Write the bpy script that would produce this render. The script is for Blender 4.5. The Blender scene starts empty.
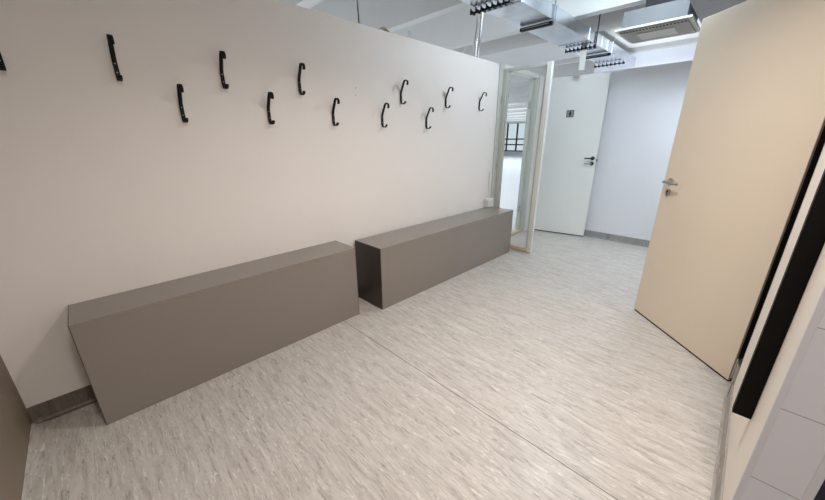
import bpy, bmesh, math, random
from mathutils import Vector, Matrix
random.seed(7)
sc = bpy.context.scene
COL = sc.collection

# ------------------------------------------------------------------ helpers
def obj(name, bm, mat, parent=None, smooth=False, bevel=0):
    bmesh.ops.recalc_face_normals(bm, faces=bm.faces)
    me = bpy.data.meshes.new(name)
    bm.to_mesh(me); bm.free()
    me.materials.append(mat)
    o = bpy.data.objects.new(name, me)
    COL.objects.link(o)
    if parent is not None:
        o.parent = parent
    if smooth:
        for p in me.polygons: p.use_smooth = True
    if bevel:
        m = o.modifiers.new('bevel', 'BEVEL'); m.width = bevel; m.segments = 2
        m.limit_method = 'ANGLE'; m.angle_limit = math.radians(40)
    return o

def thing(name, label, cat, loc=(0, 0, 0), rotz=0, group=None):
    o = bpy.data.objects.new(name, None); COL.objects.link(o)
    o.empty_display_size = .05
    o.location = loc; o.rotation_euler = (0, 0, rotz)
    o['label'] = label; o['category'] = cat
    if group: o['group'] = group
    return o

def tag(o, label, cat, group=None):
    o['label'] = label; o['category'] = cat
    if group: o['group'] = group
    return o

def struct(o, label=None, cat=None):
    o['kind'] = 'structure'
    if label: o['label'] = label
    if cat: o['category'] = cat
    return o

def bx(bm, x0, x1, y0, y1, z0, z1):
    vs = [bm.verts.new((x, y, z)) for x in (x0, x1) for y in (y0, y1) for z in (z0, z1)]
    for f in ((0, 1, 3, 2), (4, 6, 7, 5), (0, 4, 5, 1), (2, 3, 7, 6), (0, 2, 6, 4), (1, 5, 7, 3)):
        bm.faces.new([vs[i] for i in f])
    return bm

def box(*a):
    return bx(bmesh.new(), *a)

def tube(bm, pts, r, seg=10, caps=True):
    pts = [Vector(p) for p in pts]
    rings = []
    n0 = None
    for i, p in enumerate(pts):
        a = pts[max(i - 1, 0)]; b = pts[min(i + 1, len(pts) - 1)]
        t = (b - a).normalized()
        if n0 is None:
            n0 = t.orthogonal().normalized()
        n0 = (n0 - t * n0.dot(t)).normalized()
        bi = t.cross(n0)
        rr = r[i] if isinstance(r, (list, tuple)) else r
        rings.append([bm.verts.new(p + (n0 * math.cos(2 * math.pi * k / seg) + bi * math.sin(2 * math.pi * k / seg)) * rr) for k in range(seg)])
    for i in range(len(rings) - 1):
        for k in range(seg):
            bm.faces.new([rings[i][k], rings[i][(k + 1) % seg], rings[i + 1][(k + 1) % seg], rings[i + 1][k]])
    if caps:
        bm.faces.new(rings[0]); bm.faces.new(rings[-1])
    return bm

def prism(bm, pts, ax, a, b):
    """polygon pts (2D) extruded along axis ax from a to b"""
    def mk(p, h):
        if ax == 'x': return (h, p[0], p[1])
        if ax == 'y': return (p[0], h, p[1])
        return (p[0], p[1], h)
    v0 = [bm.verts.new(mk(p, a)) for p in pts]; v1 = [bm.verts.new(mk(p, b)) for p in pts]
    n = len(pts)
    bm.faces.new(v0); bm.faces.new(v1)
    for i in range(n):
        bm.faces.new([v0[i], v0[(i + 1) % n], v1[(i + 1) % n], v1[i]])
    return bm

def strap(bm, prof, th, x0, x1):
    """flat strip: centre line prof in (y,z), thickness th, wide from x0 to x1"""
    P = [Vector((0, p[0], p[1])) for p in prof]
    L, R = [], []
    for i, p in enumerate(P):
        t = (P[min(i + 1, len(P) - 1)] - P[max(i - 1, 0)]).normalized()
        n = Vector((0, -t.z, t.y)) * (th / 2)
        L.append(p + n); R.append(p - n)
    rows = []
    for l, r in zip(L, R):
        rows.append([bm.verts.new((x0, l.y, l.z)), bm.verts.new((x1, l.y, l.z)), bm.verts.new((x1, r.y, r.z)), bm.verts.new((x0, r.y, r.z))])
    for i in range(len(rows) - 1):
        for k in range(4):
            bm.faces.new([rows[i][k], rows[i][(k + 1) % 4], rows[i + 1][(k + 1) % 4], rows[i + 1][k]])
    bm.faces.new(rows[0]); bm.faces.new(rows[-1])
    return bm

def smooth_path(pts, n=6):
    out = []
    for i in range(len(pts) - 1):
        p0 = pts[max(i - 1, 0)]; p1 = pts[i]; p2 = pts[i + 1]; p3 = pts[min(i + 2, len(pts) - 1)]
        for k in range(n):
            t = k / n
            out.append(tuple(.5 * (2 * b + (c - a) * t + (2 * a - 5 * b + 4 * c - d) * t * t + (3 * b - a - 3 * c + d) * t ** 3)
                             for a, b, c, d in zip(p0, p1, p2, p3)))
    out.append(pts[-1])
    return out

# ------------------------------------------------------------------ materials
def lin(c):
    return tuple((x / 255 / 12.92 if x / 255 <= .04045 else ((x / 255 + .055) / 1.055) ** 2.4) for x in c) + (1,)

def mat(name, rgb, rough=.5, metal=0, var=.03, scale=(6, 6, 6), spec=.5, bump=0, bump_scale=200):
    m = bpy.data.materials.new(name); m.use_nodes = True
    nt = m.node_tree; b = nt.nodes['Principled BSDF']
    b.inputs['Roughness'].default_value = rough
    b.inputs['Metallic'].default_value = metal
    b.inputs['Specular IOR Level'].default_value = spec
    tc = nt.nodes.new('ShaderNodeTexCoord'); mp = nt.nodes.new('ShaderNodeMapping')
    mp.inputs['Scale'].default_value = scale
    nt.links.new(tc.outputs['Object'], mp.inputs['Vector'])
    nz = nt.nodes.new('ShaderNodeTexNoise'); nz.inputs['Scale'].default_value = 1; nz.inputs['Detail'].default_value = 4
    nt.links.new(mp.outputs[0], nz.inputs['Vector'])
    cr = nt.nodes.new('ShaderNodeValToRGB')
    c = lin(rgb)
    cr.color_ramp.elements[0].color = tuple(x * (1 - var) for x in c[:3]) + (1,)
    cr.color_ramp.elements[1].color = tuple(min(x * (1 + var), 1) for x in c[:3]) + (1,)
    cr.color_ramp.elements[0].position = .3; cr.color_ramp.elements[1].position = .7
    nt.links.new(nz.outputs['Fac'], cr.inputs['Fac'])
    nt.links.new(cr.outputs['Color'], b.inputs['Base Color'])
    if bump:
        n2 = nt.nodes.new('ShaderNodeTexNoise'); n2.inputs['Scale'].default_value = bump_scale
        nt.links.new(tc.outputs['Object'], n2.inputs['Vector'])
        bp = nt.nodes.new('ShaderNodeBump'); bp.inputs['Strength'].default_value = bump; bp.inputs['Distance'].default_value = .001
        nt.links.new(n2.outputs['Fac'], bp.inputs['Height']); nt.links.new(bp.outputs[0], b.inputs['Normal'])
    return m

def vinyl(name, dark, mid, light, scale, rough, seam=None):
    """streaky marbled sheet vinyl; streaks run along y"""
    m = bpy.data.materials.new(name); m.use_nodes = True
    nt = m.node_tree; N = nt.nodes; Lk = nt.links; b = N['Principled BSDF']
    b.inputs['Roughness'].default_value = rough
    b.inputs['Specular IOR Level'].default_value = .4
    tc = N.new('ShaderNodeTexCoord')
    def noise(sc_, detail, dist=0.0):
        mp = N.new('ShaderNodeMapping'); mp.inputs['Scale'].default_value = sc_
        Lk.new(tc.outputs['Object'], mp.inputs['Vector'])
        n = N.new('ShaderNodeTexNoise'); n.inputs['Scale'].default_value = 1
        n.inputs['Detail'].default_value = detail; n.inputs['Distortion'].default_value = dist
        n.inputs['Roughness'].default_value = .65
        Lk.new(mp.outputs[0], n.inputs['Vector']); return n
    def ramp(n, stops):
        r = N.new('ShaderNodeValToRGB')
        e = r.color_ramp.elements
        e[0].position, e[0].color = stops[0][0], stops[0][1]
        e[1].position, e[1].color = stops[-1][0], stops[-1][1]
        for p, c in stops[1:-1]:
            x = e.new(p); x.color = c
        Lk.new(n.outputs['Fac'], r.inputs['Fac']); return r
    def mix(a, bcol, fac):
        mx = N.new('ShaderNodeMix'); mx.data_type = 'RGBA'
        Lk.new(a, mx.inputs[6])
        if isinstance(bcol, tuple): mx.inputs[7].default_value = bcol
        else: Lk.new(bcol, mx.inputs[7])
        Lk.new(fac, mx.inputs[0]); return mx.outputs[2]
    g = lambda v: (v, v, v, 1)
    broad = ramp(noise((scale[0] * .35, scale[1] * .4, 1), 4, .6), [(.3, lin([d * .48 + k * .52 for d, k in zip(dark, mid)])), (.5, lin(mid)), (.72, lin([d * .48 + k * .52 for d, k in zip(light, mid)]))])
    s1 = ramp(noise((scale[0], scale[1], 3), 3, .5), [(.585, g(0)), (.64, g(.6))])
    s2 = ramp(noise((scale[0] * 1.3, scale[1] * 1.4, 9), 3, .7), [(.60, g(0)), (.70, g(.8))])
    c = mix(broad.outputs[0], lin(dark), s1.outputs[0])
    c = mix(c, lin(light), s2.outputs[0])
    s3 = ramp(noise((scale[0] * .7, scale[1] * 1.0, 5), 6, 1.4), [(.57, g(0)), (.63, g(.7))])
    s4 = ramp(noise((scale[0] * .7, scale[1] * 1.2, 15), 6, 1.6), [(.58, g(0)), (.64, g(.7))])
    cl = ramp(noise((scale[0] * .16, scale[1] * .16, 2), 3, .4), [(.42, g(.12)), (.62, g(1))])
    def mul(a, b_):
        m_ = N.new('ShaderNodeMath'); m_.operation = 'MULTIPLY'; Lk.new(a, m_.inputs[0]); Lk.new(b_, m_.inputs[1]); return m_
    s3 = mul(s3.outputs[0], cl.outputs[0])
    c = mix(c, lin([q * .82 for q in dark]), s3.outputs[0])
    c = mix(c, lin([min(255, q * 1.04) for q in light]), s4.outputs[0])
    if seam is not None:
        sx = N.new('ShaderNodeSeparateXYZ'); Lk.new(tc.outputs['Object'], sx.inputs[0])
        a = N.new('ShaderNodeMath'); a.operation = 'SUBTRACT'; a.inputs[1].default_value = seam; Lk.new(sx.outputs[0], a.inputs[0])
        ab = N.new('ShaderNodeMath'); ab.operation = 'ABSOLUTE'; Lk.new(a.outputs[0], ab.inputs[0])
        lt = N.new('ShaderNodeMath'); lt.operation = 'LESS_THAN'; lt.inputs[1].default_value = .0026; Lk.new(ab.outputs[0], lt.inputs[0])
        ml = N.new('ShaderNodeMath'); ml.operation = 'MULTIPLY'; ml.inputs[1].default_value = .75; Lk.new(lt.outputs[0], ml.inputs[0])
        c = mix(c, lin((70, 64, 60)), ml.outputs[0])
    Lk.new(c, b.inputs['Base Color'])
    return m

M = {}
M['wall'] = mat('wall paint', (238, 233, 229), .55, var=.012, scale=(2, 2, 2), bump=.15, bump_scale=350)
M['wall_cool'] = mat('far wall paint', (222, 224, 230), .6, var=.012, scale=(2, 2, 2), bump=.1)
M['right_wall'] = mat('cream wall paint', (234, 224, 211), .5, var=.012, scale=(2, 2, 2), bump=.1)
M['brown'] = mat('taupe wall paint', (140, 126, 110), .6, var=.04, scale=(5, 5, 5), bump=.1)
M['floor'] = vinyl('streaked vinyl', (144, 137, 129), (189, 184, 178), (217, 213, 207), (110, 11), .36, seam=1.19)
M['skirt'] = vinyl('dark streaked vinyl', (80, 72, 64), (112, 104, 95), (142, 133, 122), (60, 14), .4)
M['skirt_far'] = vinyl('grey streaked vinyl', (120, 118, 116), (150, 148, 147), (172, 170, 168), (60, 14), .4)
M['skirt_right'] = vinyl('taupe grey vinyl', (132, 125, 118), (160, 153, 146), (182, 175, 168), (14, 60), .4)
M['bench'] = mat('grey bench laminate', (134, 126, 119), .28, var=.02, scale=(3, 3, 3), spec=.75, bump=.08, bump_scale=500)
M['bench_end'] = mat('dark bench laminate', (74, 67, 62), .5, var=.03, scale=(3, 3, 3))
M['black'] = mat('black painted steel', (13, 12, 12), .55, metal=0, var=.1, spec=.25)
M['rail_black'] = mat('matt black rail', (8, 7, 7), .65, var=.1, spec=.15)
M['screw'] = mat('screw steel', (150, 146, 140), .3, metal=1)
M['cream'] = mat('cream door laminate', (226, 212, 192), .42, var=.012, scale=(1.5, 1.5, 6), bump=.06)
M['cream_edge'] = mat('door edge band', (190, 175, 160), .5, var=.03)
M['white_door'] = mat('white door paint', (232, 235, 233), .45, var=.01, scale=(2, 2, 2))
M['frame'] = mat('white frame paint', (222, 222, 216), .4, var=.02)
M['frame_grey'] = mat('off white rebate paint', (196, 198, 190), .45, var=.03)
M['wood'] = mat('bare pine sill', (205, 184, 158), .55, var=.12, scale=(8, 60, 8))
M['concrete'] = mat('painted concrete', (206, 206, 204), .8, var=.03, scale=(1.5, 1.5, 1.5), bump=.3, bump_scale=120)
M['concrete_grey'] = mat('grey concrete soffit', (150, 152, 156), .8, var=.05, scale=(2.5, 2.5, 2.5), bump=.3, bump_scale=90)
M['galv'] = mat('galvanised sheet', (208, 213, 220), .26, metal=1, var=.10, scale=(9, 9, 9))
M['chrome'] = mat('flexible chrome pipe', (225, 225, 228), .15, metal=1, var=.02)
M['steel'] = mat('brushed steel', (176, 172, 166), .3, metal=1, var=.05, scale=(30, 30, 200))
M['dark_handle'] = mat('dark handle metal', (60, 60, 62), .3, metal=1, var=.05)
M['void'] = mat('gap shade black', (12, 11, 11), .7, var=.1)  # black standing in for the shade in gaps and voids
M['unit'] = mat('ivory unit plastic', (190, 189, 182), .5, var=.02)
M['unit_grey'] = mat('unit grille plastic', (150, 147, 138), .5, var=.03)
M['unit_body'] = mat('grey unit casing', (92, 93, 96), .6, var=.04)
M['plastic'] = mat('white plastic', (228, 226, 222), .4, var=.02)
M['sign'] = mat('sign plate aluminium', (150, 154, 156), .4, metal=.3, var=.03)
M['hall_floor'] = mat('polished hall floor', (200, 203, 208), .24, var=.05, scale=(1.5, 5, 1), spec=.8)
M['tile_trim'] = mat('tile corner bead', (198, 198, 206), .4, var=.02)
M['dark_line'] = mat('dark joint filler', (60, 62, 66), .8, var=.05)
M['paper'] = mat('masking paper scrap', (190, 180, 160), .8, var=.08, scale=(40, 40, 40))

def tile_mat(name, tile, grout, size, off, axes, rough, gw):
    m = bpy.data.materials.new(name); m.use_nodes = True
    nt = m.node_tree; N = nt.nodes; Lk = nt.links; b = N['Principled BSDF']; b.inputs['Roughness'].default_value = rough
    tc = N.new('ShaderNodeTexCoord'); sx = N.new('ShaderNodeSeparateXYZ'); Lk.new(tc.outputs['Object'], sx.inputs[0])
    last = None
    for ax, s, o in zip(axes, size, off):
        a = N.new('ShaderNodeMath'); a.operation = 'SUBTRACT'; a.inputs[1].default_value = o; Lk.new(sx.outputs['xyz'.index(ax)], a.inputs[0])
        d = N.new('ShaderNodeMath'); d.operation = 'FLOORED_MODULO'; d.inputs[1].default_value = s; Lk.new(a.outputs[0], d.inputs[0])
        l = N.new('ShaderNodeMath'); l.operation = 'LESS_THAN'; l.inputs[1].default_value = gw; Lk.new(d.outputs[0], l.inputs[0])
        if last is None: last = l
        else:
            x = N.new('ShaderNodeMath'); x.operation = 'MAXIMUM'; Lk.new(last.outputs[0], x.inputs[0]); Lk.new(l.outputs[0], x.inputs[1]); last = x
    mx = N.new('ShaderNodeMix'); mx.data_type = 'RGBA'; mx.inputs[6].default_value = lin(tile); mx.inputs[7].default_value = lin(grout)
    Lk.new(last.outputs[0], mx.inputs[0]); Lk.new(mx.outputs[2], b.inputs['Base Color'])
    return m
M['tile'] = tile_mat('white wall tile', (204, 206, 216), (150, 145, 148), (5.0, .261), (-4, .0845), 'yz', .3, .003)
M['dark_tile'] = tile_mat('navy floor tile', (26, 27, 40), (84, 84, 92), (.1, .1), (.03, .02), 'xy', .35, .004)

def glass_mat():
    m = bpy.data.materials.new('clear pane glass'); m.use_nodes = True
    nt = m.node_tree; N = nt.nodes; N.clear()
    o = N.new('ShaderNodeOutputMaterial'); t = N.new('ShaderNodeBsdfTransparent'); g = N.new('ShaderNodeBsdfGlossy')
    t.inputs[0].default_value = (.95, .965, .96, 1); g.inputs['Roughness'].default_value = .02
    f = N.new('ShaderNodeFresnel'); f.inputs[0].default_value = 1.35
    ml = N.new('ShaderNodeMath'); ml.operation = 'MULTIPLY'; ml.inputs[1].default_value = .6
    mx = N.new('ShaderNodeMixShader')
    nt.links.new(f.outputs[0], ml.inputs[0]); nt.links.new(ml.outputs[0], mx.inputs[0])
    nt.links.new(t.outputs[0], mx.inputs[1]); nt.links.new(g.outputs[0], mx.inputs[2]); nt.links.new(mx.outputs[0], o.inputs[0])
    return m
M['glass'] = glass_mat()

# ------------------------------------------------------------------ camera
S = .83
CAM = Vector((0, -2.687 * S, 1.6 * S))
yaw, pitch, roll, fpx = .788, -.325, -.005, 326.76
fw = Vector((math.cos(pitch) * math.cos(yaw), math.cos(pitch) * math.sin(yaw), math.sin(pitch)))
rt = Vector((math.sin(yaw), -math.cos(yaw), 0)); up = rt.cross(fw)
r2 = rt * math.cos(roll) + up * math.sin(roll); u2 = -rt * math.sin(roll) + up * math.cos(roll)
cd = bpy.data.cameras.new('camera'); cam = bpy.data.objects.new('camera', cd); COL.objects.link(cam)
cam.matrix_world = Matrix(((r2.x, u2.x, -fw.x, CAM.x), (r2.y, u2.y, -fw.y, CAM.y), (r2.z, u2.z, -fw.z, CAM.z), (0, 0, 0, 1)))
cd.sensor_fit = 'HORIZONTAL'; cd.sensor_width = 36; cd.lens = fpx / 825 * 36; cd.clip_start = .02; cd.clip_end = 200
sc.camera = cam

# ------------------------------------------------------------------ the setting
WT = 2.13          # height of the partitions
XW = -.445         # near wall
XF = 4.98          # far wall
YR = -2.43         # right wall
XT = 1.252         # its free end, tiled
DX0, DX1 = 3.72, 4.62   # doorway in the left wall
RD0, RD1 = 2.22, 3.26   # doorway in the right wall
SLAB = 3.2

struct(obj('floor', box(XW - .1, 6.6, -4.2, .06, -.08, 0), M['floor']))
struct(obj('floor_hall', box(-3, 27.2, .06, 24, -.08, 0), M['hall_floor']))
bm = box(XW - .1, DX0, 0, .1, 0, WT); bx(bm, DX1, XF + .1, 0, .1, 0, WT)
struct(obj('wall_left', bm, M['wall']))
struct(obj('wall_far', box(XF, XF + .1, -2.56, 0, 0, WT), M['wall_cool']))
struct(obj('wall_near', box(XW - .1, XW, -4.2, 0, 0, SLAB), M['brown']))
bm = box(XT, RD0 - .12, YR - .133, YR, 0, WT); bx(bm, RD1, XF, YR - .133, YR, 0, WT); bx(bm, RD0, RD1, YR - .133, YR, 2.06, WT)
struct(obj('wall_right', bm, M['right_wall']))
struct(obj('wall_back', box(XW, 6.6, -4.3, -4.2, 0, SLAB), M['wall']))
struct(obj('wall_toilet', box(1.93, 2.03, -4.2, YR - .133, 0, WT), M['tile_trim']))
struct(obj('floor_toilet', box(XT, 1.93, -4.2, YR - .136, 0, .004), M['dark_tile']))
struct(obj('wall_store', box(3.4, 3.5, -4.2, YR - .133, 0, WT), M['right_wall']))
# tiled free end of the right wall
struct(obj('trim_1', box(XT - .008, XT, YR - .115, YR - .014, 0, WT), M['tile']))
bm = box(XT - .010, XT + .001, YR - .014, YR + .001, 0, WT); bx(bm, XT - .010, XT + .001, YR - .134, YR - .115, 0, WT)
struct(obj('trim_2', bm, M['tile_trim'], bevel=.002))

# ribbed concrete ceiling: slab with ribs running across, one continuous pour
bm = box(XW - 3, 27.2, -4.3, 24, SLAB, SLAB + .2)
ribs = [(-.3, -.18), (.8, .92), (1.9, 2.02), (3.04, 3.16), (4.24, 4.36), (5.0, 6.2), (6.5, 6.62)]
x = 7.75
while x < 27:
    ribs.append((x, x + .7)); x += 2.1
for a, b in ribs:
    prism(bm, [(a - .02, SLAB + .01), (a, 2.6), (b, 2.6), (b + .02, SLAB + .01)], 'y', -4.3, 24)
bx(bm, 2.86, 2.885, -4.3, 24, SLAB - .006, SLAB + .01)
struct(obj('ceiling', bm, M['concrete']))
struct(obj('ceiling_soffit', box(2.3, 4.5, -4.2, -1.64, 2.3, 2.52), M['concrete_grey']))

# skirtings
bm = bmesh.new()
for x0, x1 in ((XW, -.192), (1.341, 1.510), (3.567, 3.602)):
    prism(bm, [(-.0005, 0), (-.030, 0), (-.014, .004), (-.007, .012), (-.005, .03), (-.005, .095), (-.0005, .096)], 'x', x0, x1)
struct(obj('baseboard_left', bm, M['skirt']))
struct(obj('baseboard_far', prism(bmesh.new(), [(XF - .0005, 0), (XF - .02, 0), (XF - .008, .01), (XF - .006, .03), (XF - .006, .088), (XF - .0005, .09)], 'y', YR, 0), M['skirt_far']))
struct(obj('baseboard_right', prism(bmesh.new(), [(YR + .0005, 0), (YR + .02, 0), (YR + .011, .004), (YR + .008, .012), (YR + .006, .03), (YR + .006, .085), (YR + .0005, .086)], 'x', XT, RD0 - .002), M['skirt_right']))
bm = bmesh.new()
prism(bm, [(XW + .0005, 0), (XW + .055, 0), (XW + .05, .003), (XW + .02, .006), (XW + .006, .02), (XW + .0005, .024)], 'y', -3.2, -.03)
struct(obj('baseboard_near', bm, M['floor']))

# hall beyond the left wall
HX = 27.0
bm = box(HX, HX + .2, .1, 24, 0, .34); bx(bm, HX, HX + .2, .1, 24, 2.7, SLAB)
WY = [(5.2 + k * 3.1, 5.2 + k * 3.1 + 2.75) for k in range(6)]
prev = .1
for a, b in WY:
    bx(bm, HX, HX + .2, prev, a, .3, 2.75); prev = b
bx(bm, HX, HX + .2, prev, 24, .3, 2.75)
struct(obj('wall_hall_end', bm, M['wall_cool']))
struct(obj('wall_hall_side', box(-3, HX, 24, 24.2, 0, SLAB), M['wall_cool']))
struct(obj('wall_hall_near', box(-3.2, -3, .1, 24, 0, SLAB), M['wall_cool']))
struct(obj('wall_next_room', box(XF + .1, HX, 0, .1, 0, WT), M['wall_cool']))
for i, (a, b) in enumerate(WY):
    w = obj('window_%d' % (i + 1), box(HX + .06, HX + .065, a, b, .34, 2.7), M['glass'])
    struct(w)
    bm = bmesh.new()
    n = 3
    for k in range(n + 1):
        y = a + (b - a) * k / n
        bx(bm, HX + .02, HX + .1, y - .06, y + .06, .34, 2.7)
    for z in (.38, .9, 1.35, 2.66):
        bx(bm, HX + .021, HX + .099, a, b, z - .05, z + .05)
    obj('window_frame', bm, M['black'], w)
    obj('window_sill', box(HX - .2, HX - .001, a, b, .28, .33), M['plastic'], w)
# outer walls closing the neighbouring rooms
struct(obj('wall_outer', box(6.6, 6.7, -4.3, 0, 0, SLAB), M['wall_cool']))

# ------------------------------------------------------------------ doors
# door 1: glazed leaf standing open at right angles to the doorway
d1 = bpy.data.objects.new('door_1', None); COL.objects.link(d1); d1.location = (3.70, -.012, .012)
struct(d1, 'narrow glazed white door leaf standing open at the end of the bench wall', 'door')
W1, H1, sw, th = .56, 2.075, .052, .045
bm = box(-th / 2, th / 2, -W1, -W1 + sw, 0, H1)
obj('door_stile', bm, M['frame'], d1, bevel=.003)
obj('door_stile', box(-th / 2, th / 2, -sw, 0, 0, H1), M['frame_grey'], d1, bevel=.003)
obj('door_rail', box(-th / 2, th / 2, -W1 + sw, -sw, H1 - .035, H1), M['frame_grey'], d1, bevel=.003)
obj('door_rail', box(-th / 2, th / 2, -W1 + sw, -sw, 0, .045), M['wood'], d1, bevel=.003)
bm = box(-.012, .012, -W1 + sw, -W1 + sw + .02, .045, H1 - .035)
bx(bm, -.012, .012, -sw - .02, -sw, .045, H1 - .035)
obj('glazing_bead', bm, M['frame_grey'], d1)
obj('glass_pane', box(-.002, .002, -W1 + sw + .02, -sw - .02, .045, H1 - .035), M['glass'], d1)
for z in (.25, 1.0, 1.75):
    obj('hinge', tube(bmesh.new(), [(-.03, .0, z - .04), (-.03, .0, z + .04)], .007), M['steel'], d1)
# frame of the doorway itself
f1 = bpy.data.objects.new('trim_3', None); COL.objects.link(f1); f1.location = (DX0, .05, 0); struct(f1)
w = DX1 - DX0
obj('door_jamb', box(.0, .05, -.06, .06, 0, WT + .01), M['frame'], f1, bevel=.003)
bm = box(w - .05, w, -.06, .06, 0, WT + .01); bx(bm, w - .065, w - .05, .0, .06, 0, WT - .04)
obj('door_jamb', bm, M['frame_grey'], f1, bevel=.003)
obj('door_casing', box(-.112, -.002, -.064, -.051, .0, WT + .01), M['frame_grey'], f1, bevel=.003)
obj('door_head', box(.05, w - .05, -.06, .06, WT - .04, WT + .01), M['frame'], f1, bevel=.003)
obj('door_threshold', box(.05, w - .05, -.05, .06, 0, .02), M['wood'], f1, bevel=.004)
for z in (.3, 1.72):
    obj('strike_plate', box(w - .068, w - .0651, .01, .04, z, z + .09), M['steel'], f1)

def lever(parent, x, z, yout, s, direction, mb, key=True, r=.024, ln=.115, oval=False):
    """lever handle on a leaf face: parent local x along leaf, y out of the face"""
    h = obj('door_handle', tube(bmesh.new(), [(x, 0, z), (x, yout * .008, z)], r, 20), mb, parent)
    obj('lever', tube(bmesh.new(), smooth_path([(x, yout * .004, z), (x, yout * .045, z), (x + direction * .012, yout * .055, z), (x + direction * .05, yout * .056, z), (x + direction * ln, yout * .055, z - .002)], 4), [.009] * 8 + [.0085] * 9, 12), mb, h, smooth=True)
    return h

# door 2: white toilet door, folded back near the far wall
ang2 = math.atan2(-.77 + .035, 4.905 - 4.762) 
d2 = bpy.data.objects.new('door_2', None); COL.objects.link(d2); d2.location = (4.762, -.035, .014); d2.rotation_euler = (0, 0, ang2)
struct(d2, 'plain white toilet door with dark lever and pictogram, standing open by the far wall', 'door')
W2 = .749
obj('door_panel', box(0, W2, 0, .04, 0, 2.09), M['white_door'], d2, bevel=.002)
obj('door_bottom_shade', box(.005, W2 - .005, .004, .036, -.012, 0), M['void'], d2)  # black strip painting the shade in the gap under the leaf
# local y axis: out of the face away from camera or towards it
# leaf direction = (cos,sin); local +y = (-sin,cos) ; the camera lies on the local -y side
lever(d2, W2 - .045, 1.07, -1, 1, -1, M['dark_handle'], ln=.092)
hk = obj('thumb_turn', tube(bmesh.new(), [(W2 - .045, 0, 1.0), (W2 - .045, -.009, 1.0)], .024, 20), M['dark_handle'], d2)
obj('turn_lever', tube(bmesh.new(), smooth_path([(W2 - .045, -.008, 1.0), (W2 - .05, -.03, 1.0), (W2 - .075, -.034, .998), (W2 - .135, -.032, .996)], 4), .0065, 10), M['steel'], hk, smooth=True)
obj('latch_plate', box(W2 - .0005, W2 + .002, .008, .032, .93, 1.12), M['steel'], d2)
obj('latch_bolt', box(W2 + .001, W2 + .012, .013, .027, 1.03, 1.06), M['black'], d2)

# pictogram plate on it
sg = thing('toilet_sign', 'small square grey toilet sign with a black standing figure, on the white door', 'sign', (0, 0, 0))
sg.matrix_world = Matrix.Translation(d2.location) @ Matrix.Rotation(ang2, 4, 'Z') @ Matrix.Translation((.350, -.001, 1.635))
obj('sign_plate', box(-.047, .047, -.003, 0, -.045, .045), M['sign'], sg, bevel=.001)
bm = bmesh.new()
tube(bm, [(0, -.003, .026), (0, -.0042, .026)], .0075, 16)
prism(bm, [(-.013, .016), (.013, .016), (.013, -.008), (.008, -.008), (.0075, -.036), (.001, -.036), (.001, -.012), (-.001, -.012), (-.001, -.036), (-.0075, -.036), (-.008, -.008), (-.013, -.008)], 'y', -.0042, -.003)
obj('figure', bm, M['black'], sg)
bm = box(-.043, .043, -.0036, -.003, -.043, -.038); bx(bm, -.043, .043, -.0036, -.003, .038, .043)
bx(bm, -.043, -.038, -.0036, -.003, -.0379, .0379); bx(bm, .038, .043, -.0036, -.003, -.0379, .0379)
obj('sign_border', bm, M['dark_line'], sg)

# door 3: cream door half open on the right
hx, hy = 2.366, -2.415
fx, fy = 2.966, -1.819
ang3 = math.atan2(fy - hy, fx - hx); W3 = math.hypot(fx - hx, fy - hy)
d3 = bpy.data.objects.new('door_3', None); COL.objects.link(d3); d3.location = (hx, hy, .012); d3.rotation_euler = (0, 0, ang3)
struct(d3, 'large cream door with steel lever, half open into the room from the right wall', 'door')
obj('door_panel', box(.0015, W3, -.04, 0, 0, 2.02), M['cream'], d3, bevel=.0015)
obj('edge_band', box(-.0005, .0015, -.011, -.0005, 0, 2.02), M['cream_edge'], d3)
obj('edge_gap_shade', box(-.0005, .0015, -.04, -.0112, 0, 2.02), M['void'], d3)  # shade of the gap behind the leaf edge, painted as a black strip
obj('door_bottom_shade', box(.004, W3 - .004, -.036, -.003, -.011, 0), M['void'], d3)  # shade under the cream leaf, put in as a black strip
h3 = lever(d3, W3 - .064, 1.03, 1, 1, -1, M['steel'], ln=.125)
bm = bmesh.new()
v0 = [bm.verts.new((W3 - .062 + .019 * math.cos(a), .0, .955 + .028 * math.sin(a))) for a in [2 * math.pi * k / 24 for k in range(24)]]
v1 = [bm.verts.new((v.co.x, .007, v.co.z)) for v in v0]
bm.faces.new(v0); bm.faces.new(v1)
for k in range(24): bm.faces.new([v0[k], v0[(k + 1) % 24], v1[(k + 1) % 24], v1[k]])
ks = obj('keyhole_plate', bm, M['steel'], d3)
bm = tube(bmesh.new(), [(W3 - .062, .0065, .962), (W3 - .062, .0085, .962)], .008, 14); bx(bm, W3 - .065, W3 - .059, .0066, .0084, .938, .958)
obj('keyhole', bm, M['black'], ks)
obj('hinge_leaf', box(-.012, -.001, -.034, -.004, .02, .15), M['steel'], d3, bevel=.001)
obj('hinge_leaf', box(-.012, -.001, -.034, -.004, 1.75, 1.85), M['steel'], d3, bevel=.001)
# its frame
f3 = bpy.data.objects.new('trim_4', None); COL.objects.link(f3); f3.location = (RD0, YR, 0); struct(f3)
obj('door_jamb', box(-.12, .0, -.133, .0, .087, 2.13), M['right_wall'], f3, bevel=.002)
obj('jamb_foot', box(-.12, .0, -.133, .0, 0, .084), M['skirt_right'], f3)
obj('jamb_gap_shade', box(.0, .1, -.133, -.02, 0, 2.06), M['void'], f3)  # black block in place of the unlit gap beside the hinge
obj('door_jamb', box(RD1 - RD0 - .05, RD1 - RD0, -.133, .006, 0, 2.06), M['right_wall'], f3)
obj('foot_plate', box(-.015, .035, -.019, .010, .0, .20), M['steel'], f3, bevel=.001)

# black rail on the right wall
r = obj('wall_rail', box(1.457, 1.49, YR + .0005, YR + .049, .40, 2.12), M['rail_black'], bevel=.001)
tag(r, 'black upright rail fixed to the cream wall just right of the half open cream door', 'rail')

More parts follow.
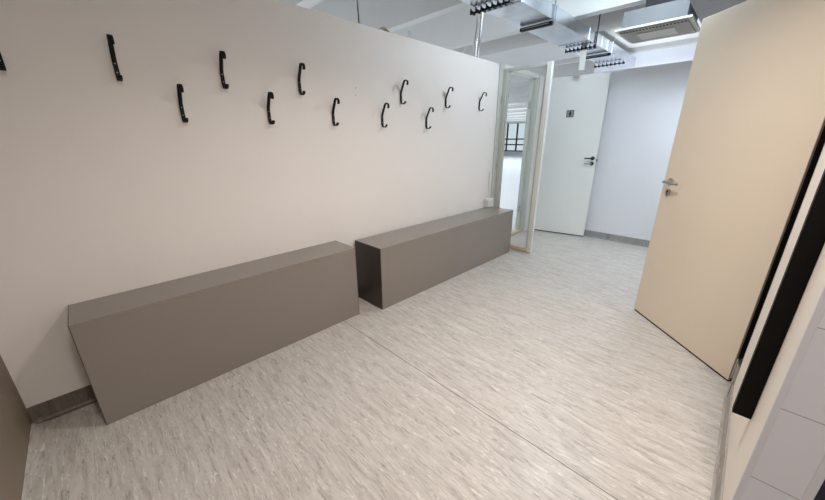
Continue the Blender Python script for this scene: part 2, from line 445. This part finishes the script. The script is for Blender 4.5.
# ------------------------------------------------------------------ benches
def bench(x0, x1, yb, yf, h, label):
    t = thing('storage_bench', label, 'bench', ((x0 + x1) / 2, yb, 0), 0, 'grey box benches along the wall')
    hw = (x1 - x0) / 2; d = yf - yb
    e = .018; c = .003
    obj('seat_panel', box(-hw + c, hw - c, d, 0, h - e, h), M['bench'], t, bevel=.0008)
    obj('front_panel', box(-hw + c, hw - c, d, d + e, .002, h - e - .0004), M['bench'], t, bevel=.0008)
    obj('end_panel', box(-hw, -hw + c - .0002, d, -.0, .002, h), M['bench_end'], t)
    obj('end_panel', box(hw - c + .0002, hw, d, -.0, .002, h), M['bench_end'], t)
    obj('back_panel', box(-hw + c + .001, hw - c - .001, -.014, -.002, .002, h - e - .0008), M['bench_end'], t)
    return t
bench(-.189, 1.338, -.004, -.276, .562, 'grey box bench nearest the camera, under the left half of the coat hooks')
bench(1.513, 3.564, -.022, -.356, .530, 'grey box bench further away, ending beside the open glazed door')

# ------------------------------------------------------------------ coat hooks
prof = smooth_path([(-.058, -.066), (-.052, -.079), (-.034, -.086), (-.016, -.083), (-.007, -.068), (-.006, -.035), (-.006, .0), (-.014, .022), (-.031, .056), (-.046, .084), (-.062, .093), (-.080, .087), (-.087, .071), (-.082, .055)], 5)
UX = [-.122, .238, .700, 1.166, 2.085, 2.68, 3.25]
UZ = [1.688, 1.688, 1.696, 1.702, 1.704, 1.707, 1.709]
LX = [.469, .937, 1.406, 1.87, 2.405]
ordn = ['cut by the photo edge', 'second from the left', 'third from the left', 'fourth from the left, above the near bench', 'fifth from the left', 'sixth from the left', 'nearest the glazed door']
ordl = ['first from the left', 'second from the left', 'third from the left', 'fourth from the left', 'fifth and last, towards the glazed door']
proto = thing('coat_hook', '', 'hook')
st = obj('hook_strap', strap(bmesh.new(), prof, .0055, -.0095, .0095), M['black'], proto, bevel=.001)
for z in (-.028, -.055):
    pass
for z in (-.012, -.050):
    obj('screw', tube(bmesh.new(), [(0, -.0085, z), (0, -.0102, z)], .003, 10), M['screw'], proto)
obj('mount_pad', box(-.0085, .0085, -.0035, .0, -.062, -.002), M['black'], proto)
spots = [(x, UZ[i], 'black curled coat hook in the upper row, ' + ordn[i]) for i, x in enumerate(UX)] + \
        [(x, z, 'black curled coat hook in the lower row, ' + ordl[i]) for i, (x, z) in enumerate(zip(LX, (1.511, 1.514, 1.516, 1.515, 1.513)))]
for i, (x, z, lab) in enumerate(spots):
    if i == 0:
        t = proto
    else:
        t = proto.copy(); COL.objects.link(t)
        for ch in proto.children:
            c = ch.copy(); COL.objects.link(c); c.parent = t
    t.location = (x, 0, z); t['label'] = lab; t['group'] = 'black coat hooks on the wall'

# old screw holes
for x, z, lab in ((1.624, 1.701, 'upper'), (1.62, 1.652, 'lower')):
    h = obj('screw_hole', tube(bmesh.new(), [(x, .001, z), (x, -.0008, z)], .0035, 10), M['black'])
    tag(h, lab + ' of two small dark screw holes in the wall above the near bench', 'hole', 'old screw holes')

# ------------------------------------------------------------------ duct and hangers
duct = thing('ventilation_duct', 'long rectangular galvanised air duct hanging under the concrete ribs', 'duct', (2.2, -.478, 2.375))
segs = [0, .62, 1.28, 2.18, 2.62, 3.02, 4.2]
for a, b in zip(segs[:-1], segs[1:]):
    obj('duct_section', box(a + .002, b - .002, -.167, .167, 0, .12), M['galv'], duct, bevel=.003)
for a in segs[1:-1]:
    bm = box(a - .012, a + .012, -.172, .172, -.006, -.0003); bx(bm, a - .012, a + .012, -.172, -.1675, -.0003, .126)
    obj('flange', bm, M['galv'], duct)
def rail_solid(x, y0, y1):
    b = obj('bracket', box(x - .022, x + .022, y0, y1, -.04, -.012), M['black'], duct, bevel=.002)
    obj('hanger', box(x - .006, x + .006, y0 - .012, y0 + .0, -.04, .16), M['galv'], b)
    obj('bracket_slot', box(x - .0235, x - .0221, y0 + .03, y1 - .02, -.029, -.023), M['steel'], b)
def rail_perf(x, y0, y1, hang=True):
    bm = bmesh.new()
    bx(bm, x - .008, x + .008, y0, y1, -.034, -.024)
    n = 8
    for k in range(n):
        y = y0 + (y1 - y0) * k / (n - 1)
        bx(bm, x - .030, x + .030, y - .007, y + .007, -.040, -.018)
        bx(bm, x - .034, x - .026, y - .005, y + .005, -.050, -.006)
    b = obj('bracket', bm, M['black'], duct)
    if hang: obj('hanger', box(x - .005, x + .005, y0 - .012, y0, -.05, .82), M['dark_line'], b)
rail_perf(.48, -.16, .20, False)
rail_solid(1.22, -.17, .15)
rail_perf(2.38, -.17, .15)
rail_solid(2.92, -.19, .17)
rail_perf(3.6, -.17, .2, False)

# chrome flexible pipes dropping to the top of the wall
bm = bmesh.new()
pts = smooth_path([(3.215, .0, 2.56), (3.205, .0, 2.42), (3.19, .0, 2.30), (3.20, .015, 2.2), (3.22, .03, 2.131)], 14)
tube(bm, pts, [.019 + .002 * (k % 2) for k in range(len(pts))], 12)
o = obj('flexible_pipe', bm, M['chrome'], smooth=False); tag(o, 'shiny flexible chrome pipe dropping from the duct bracket to the wall top', 'pipe', )
bm = bmesh.new()
pts = smooth_path([(3.16, .01, 2.56), (3.155, .01, 2.4), (3.13, .01, 2.26), (3.15, .03, 2.131)], 14)
tube(bm, pts, [.009 + .001 * (k % 2) for k in range(len(pts))], 10)
o = obj('thin_pipe', bm, M['steel']); tag(o, 'thin steel conduit beside the shiny flexible pipe above the wall', 'pipe')

# white rod hanging near the toilet door
o = obj('hanging_rod', box(4.585, 4.615, -.557, -.495, 2.12, 2.374), M['plastic'], bevel=.003)
tag(o, 'short white strut hanging from the duct above the toilet door', 'strut')

# ------------------------------------------------------------------ ceiling air unit
cu = thing('ceiling_air_unit', 'square ivory ceiling air unit with slotted grille beside the duct', 'air conditioner', (4.24, -1.318, 2.3))
obj('unit_body', box(-.255, .27, -.25, .25, .016, .16), M['unit_body'], cu, bevel=.004)
obj('suspension_box', box(-.1, .25, -.18, .12, .16, .90), M['void'], cu)  # coloured black to paint the shadow in the void above the unit
bm = bmesh.new()
o_, i_ = .292, .225
for x0, x1, y0, y1 in ((-o_, -i_, -o_, o_), (i_, o_, -o_, o_), (-i_, i_, -o_, -i_), (-i_, i_, i_, o_)):
    bx(bm, x0, x1, y0, y1, .0, .016)
for v in bm.verts:
    pass
obj('unit_frame', bm, M['unit'], cu)
obj('air_grille', box(-.262, .262, -.262, .262, -.012, -.001), M['unit_grey'], cu, bevel=.004)
bm = bmesh.new()
for k in range(20):
    y = -.245 + k * .49 / 19
    bx(bm, -.258, -.222, y - .008, y + .008, -.0145, -.0122)
obj('slot', bm, M['void'], cu)
obj('center_panel', box(-.13, .13, -.15, .15, -.02, -.0122), M['unit'], cu, bevel=.004)

# ------------------------------------------------------------------ small things
jb = thing('junction_box', 'small white cable box on the wall above the far end of the bench', 'cable box', (3.525, -.001, .532))
obj('box_body', box(-.06, .06, -.065, 0, 0, .105), M['plastic'], jb, bevel=.006)
obj('box_lid', box(-.05, .05, -.071, -.0655, .01, .095), M['plastic'], jb, bevel=.002)
obj('cable', tube(bmesh.new(), smooth_path([(.02, -.02, .10), (.022, -.014, .18), (.02, -.01, .3), (.021, -.008, .42)], 5), .006, 8), M['plastic'], jb, smooth=True)
obj('cable_gland', tube(bmesh.new(), [(-.02, -.02, .103), (-.02, -.02, .125)], .012, 12), M['plastic'], jb)

bm = bmesh.new()
rows = []
for k in range(7):
    a = k / 6
    rows.append([bm.verts.new((1.88 + .11 * a + random.uniform(-.004, .004), .004 + .045 * j / 3, 2.131 + (.035 * math.sin(a * 3.0) * (.4 + .6 * math.sin(j * 1.3) ** 2) if 0 < k < 6 else 0))) for j in range(4)])
for k in range(6):
    for j in range(3): bm.faces.new([rows[k][j], rows[k][j + 1], rows[k + 1][j + 1], rows[k + 1][j]])
o = obj('paper_scrap', bm, M['paper']); sm = o.modifiers.new('solid', 'SOLIDIFY'); sm.thickness = .002
tag(o, 'crumpled strip of masking paper lying on top of the bench wall', 'paper scrap')
bm = tube(bmesh.new(), smooth_path([(1.99, .02, 2.134), (2.08, .03, 2.135), (2.17, .02, 2.137), (2.215, .02, 2.15), (2.23, .02, 2.175), (2.215, .02, 2.185), (2.205, .02, 2.165), (2.225, .02, 2.15)], 6), .0035, 8)
o = obj('wire_loop', bm, M['steel'], smooth=True); tag(o, 'thin wire ending in a loop on top of the bench wall', 'wire')
o = obj('wire_end', tube(bmesh.new(), [(2.94, .03, 2.128), (2.985, .0, 2.19)], .003, 8), M['plastic']); tag(o, 'short pale wire end sticking up from the wall top near the chrome pipe', 'wire')
o = obj('hanging_wire', tube(bmesh.new(), [(3.025, 1.80, 3.2), (3.03, 1.775, 2.4)], .006, 8), M['dark_line']); tag(o, 'thin dark wire hanging against the grey concrete rib behind the wall', 'wire')
# a dark duct in the hall
hd = obj('hall_duct', box(12.0, 12.3, 5, 12, 2.42, 2.58), M['unit_body'])
for y in (5.5, 8.5, 11.5):
    obj('hanger', box(12.14, 12.16, y - .01, y + .01, 2.581, 3.2), M['dark_line'], hd); tag(hd, 'grey flat duct under the hall ceiling, seen through the glazed door', 'duct')

# ------------------------------------------------------------------ light
def area(name, loc, rot, size, power, col, size_y=None, spread=None):
    l = bpy.data.lights.new(name, 'AREA'); l.energy = power; l.color = col; l.size = size
    if size_y: l.shape = 'RECTANGLE'; l.size_y = size_y
    if spread: l.spread = spread
    o = bpy.data.objects.new(name, l); COL.objects.link(o); o.location = loc; o.rotation_euler = rot
    return o
R = math.radians
WARM = (1, .93, .86); COOL = (.90, .95, 1.0); NEU = (1, .97, .93)
area('room_lamp', (1.5, -1.7, 2.5), (0, 0, 0), .3, 22, (1, .91, .85), .3, R(136))
area('entrance_lamp', (.2, -2.5, 2.5), (0, 0, 0), .3, 28, (1, .91, .83), .3, R(160))
area('corridor_fill', (4.25, -1.95, 2.25), (0, 0, 0), .3, 11, (.80, .90, 1), .3, R(130))  # added fill to brighten the lower far wall, not a known lamp
def point(name, loc, power, col, r):
    p = bpy.data.lights.new(name, 'POINT'); p.energy = power; p.color = col; p.shadow_soft_size = r
    o = bpy.data.objects.new(name, p); COL.objects.link(o); o.location = loc
point('bay_lamp', (3.25, -1.3, 2.55), 54, (.74, .88, 1.0), .12)
point('next_room_fill', (5.7, -1.0, 1.85), 34, (.86, .93, 1), .15)  # added unseen fill that lifts the rib undersides beyond the far wall
area('hall_down_fill', (13, 9, 2.55), (0, 0, 0), 20, 800, COOL, 8)  # added downward fill panel that brightens the hall, no window here
area('hall_end_daylight', (26.5, 12, 1.5), (0, R(90), 0), 2.2, 110, (.72, .82, 1), 14)
area('hall_up_fill', (16, 9, 1.9), (R(180), 0, 0), 16, 340, COOL, 9)  # added upward fill panel that whitens the hall ribs
area('hall_side_fill', (2.5, 6.5, 1.7), (R(-82), 0, 0), 8, 300, COOL, 2.2)  # added fill aimed at the doorway, with no window behind it

w = bpy.data.worlds.new('sky'); sc.world = w; w.use_nodes = True
bg = w.node_tree.nodes['Background']; bg.inputs[0].default_value = (.82, .91, 1, 1); bg.inputs[1].default_value = .9

vs = sc.view_settings
vs.view_transform = 'Standard'; vs.look = 'None'; vs.gamma = 1; vs.exposure = 0.0
vs.use_curve_mapping = False
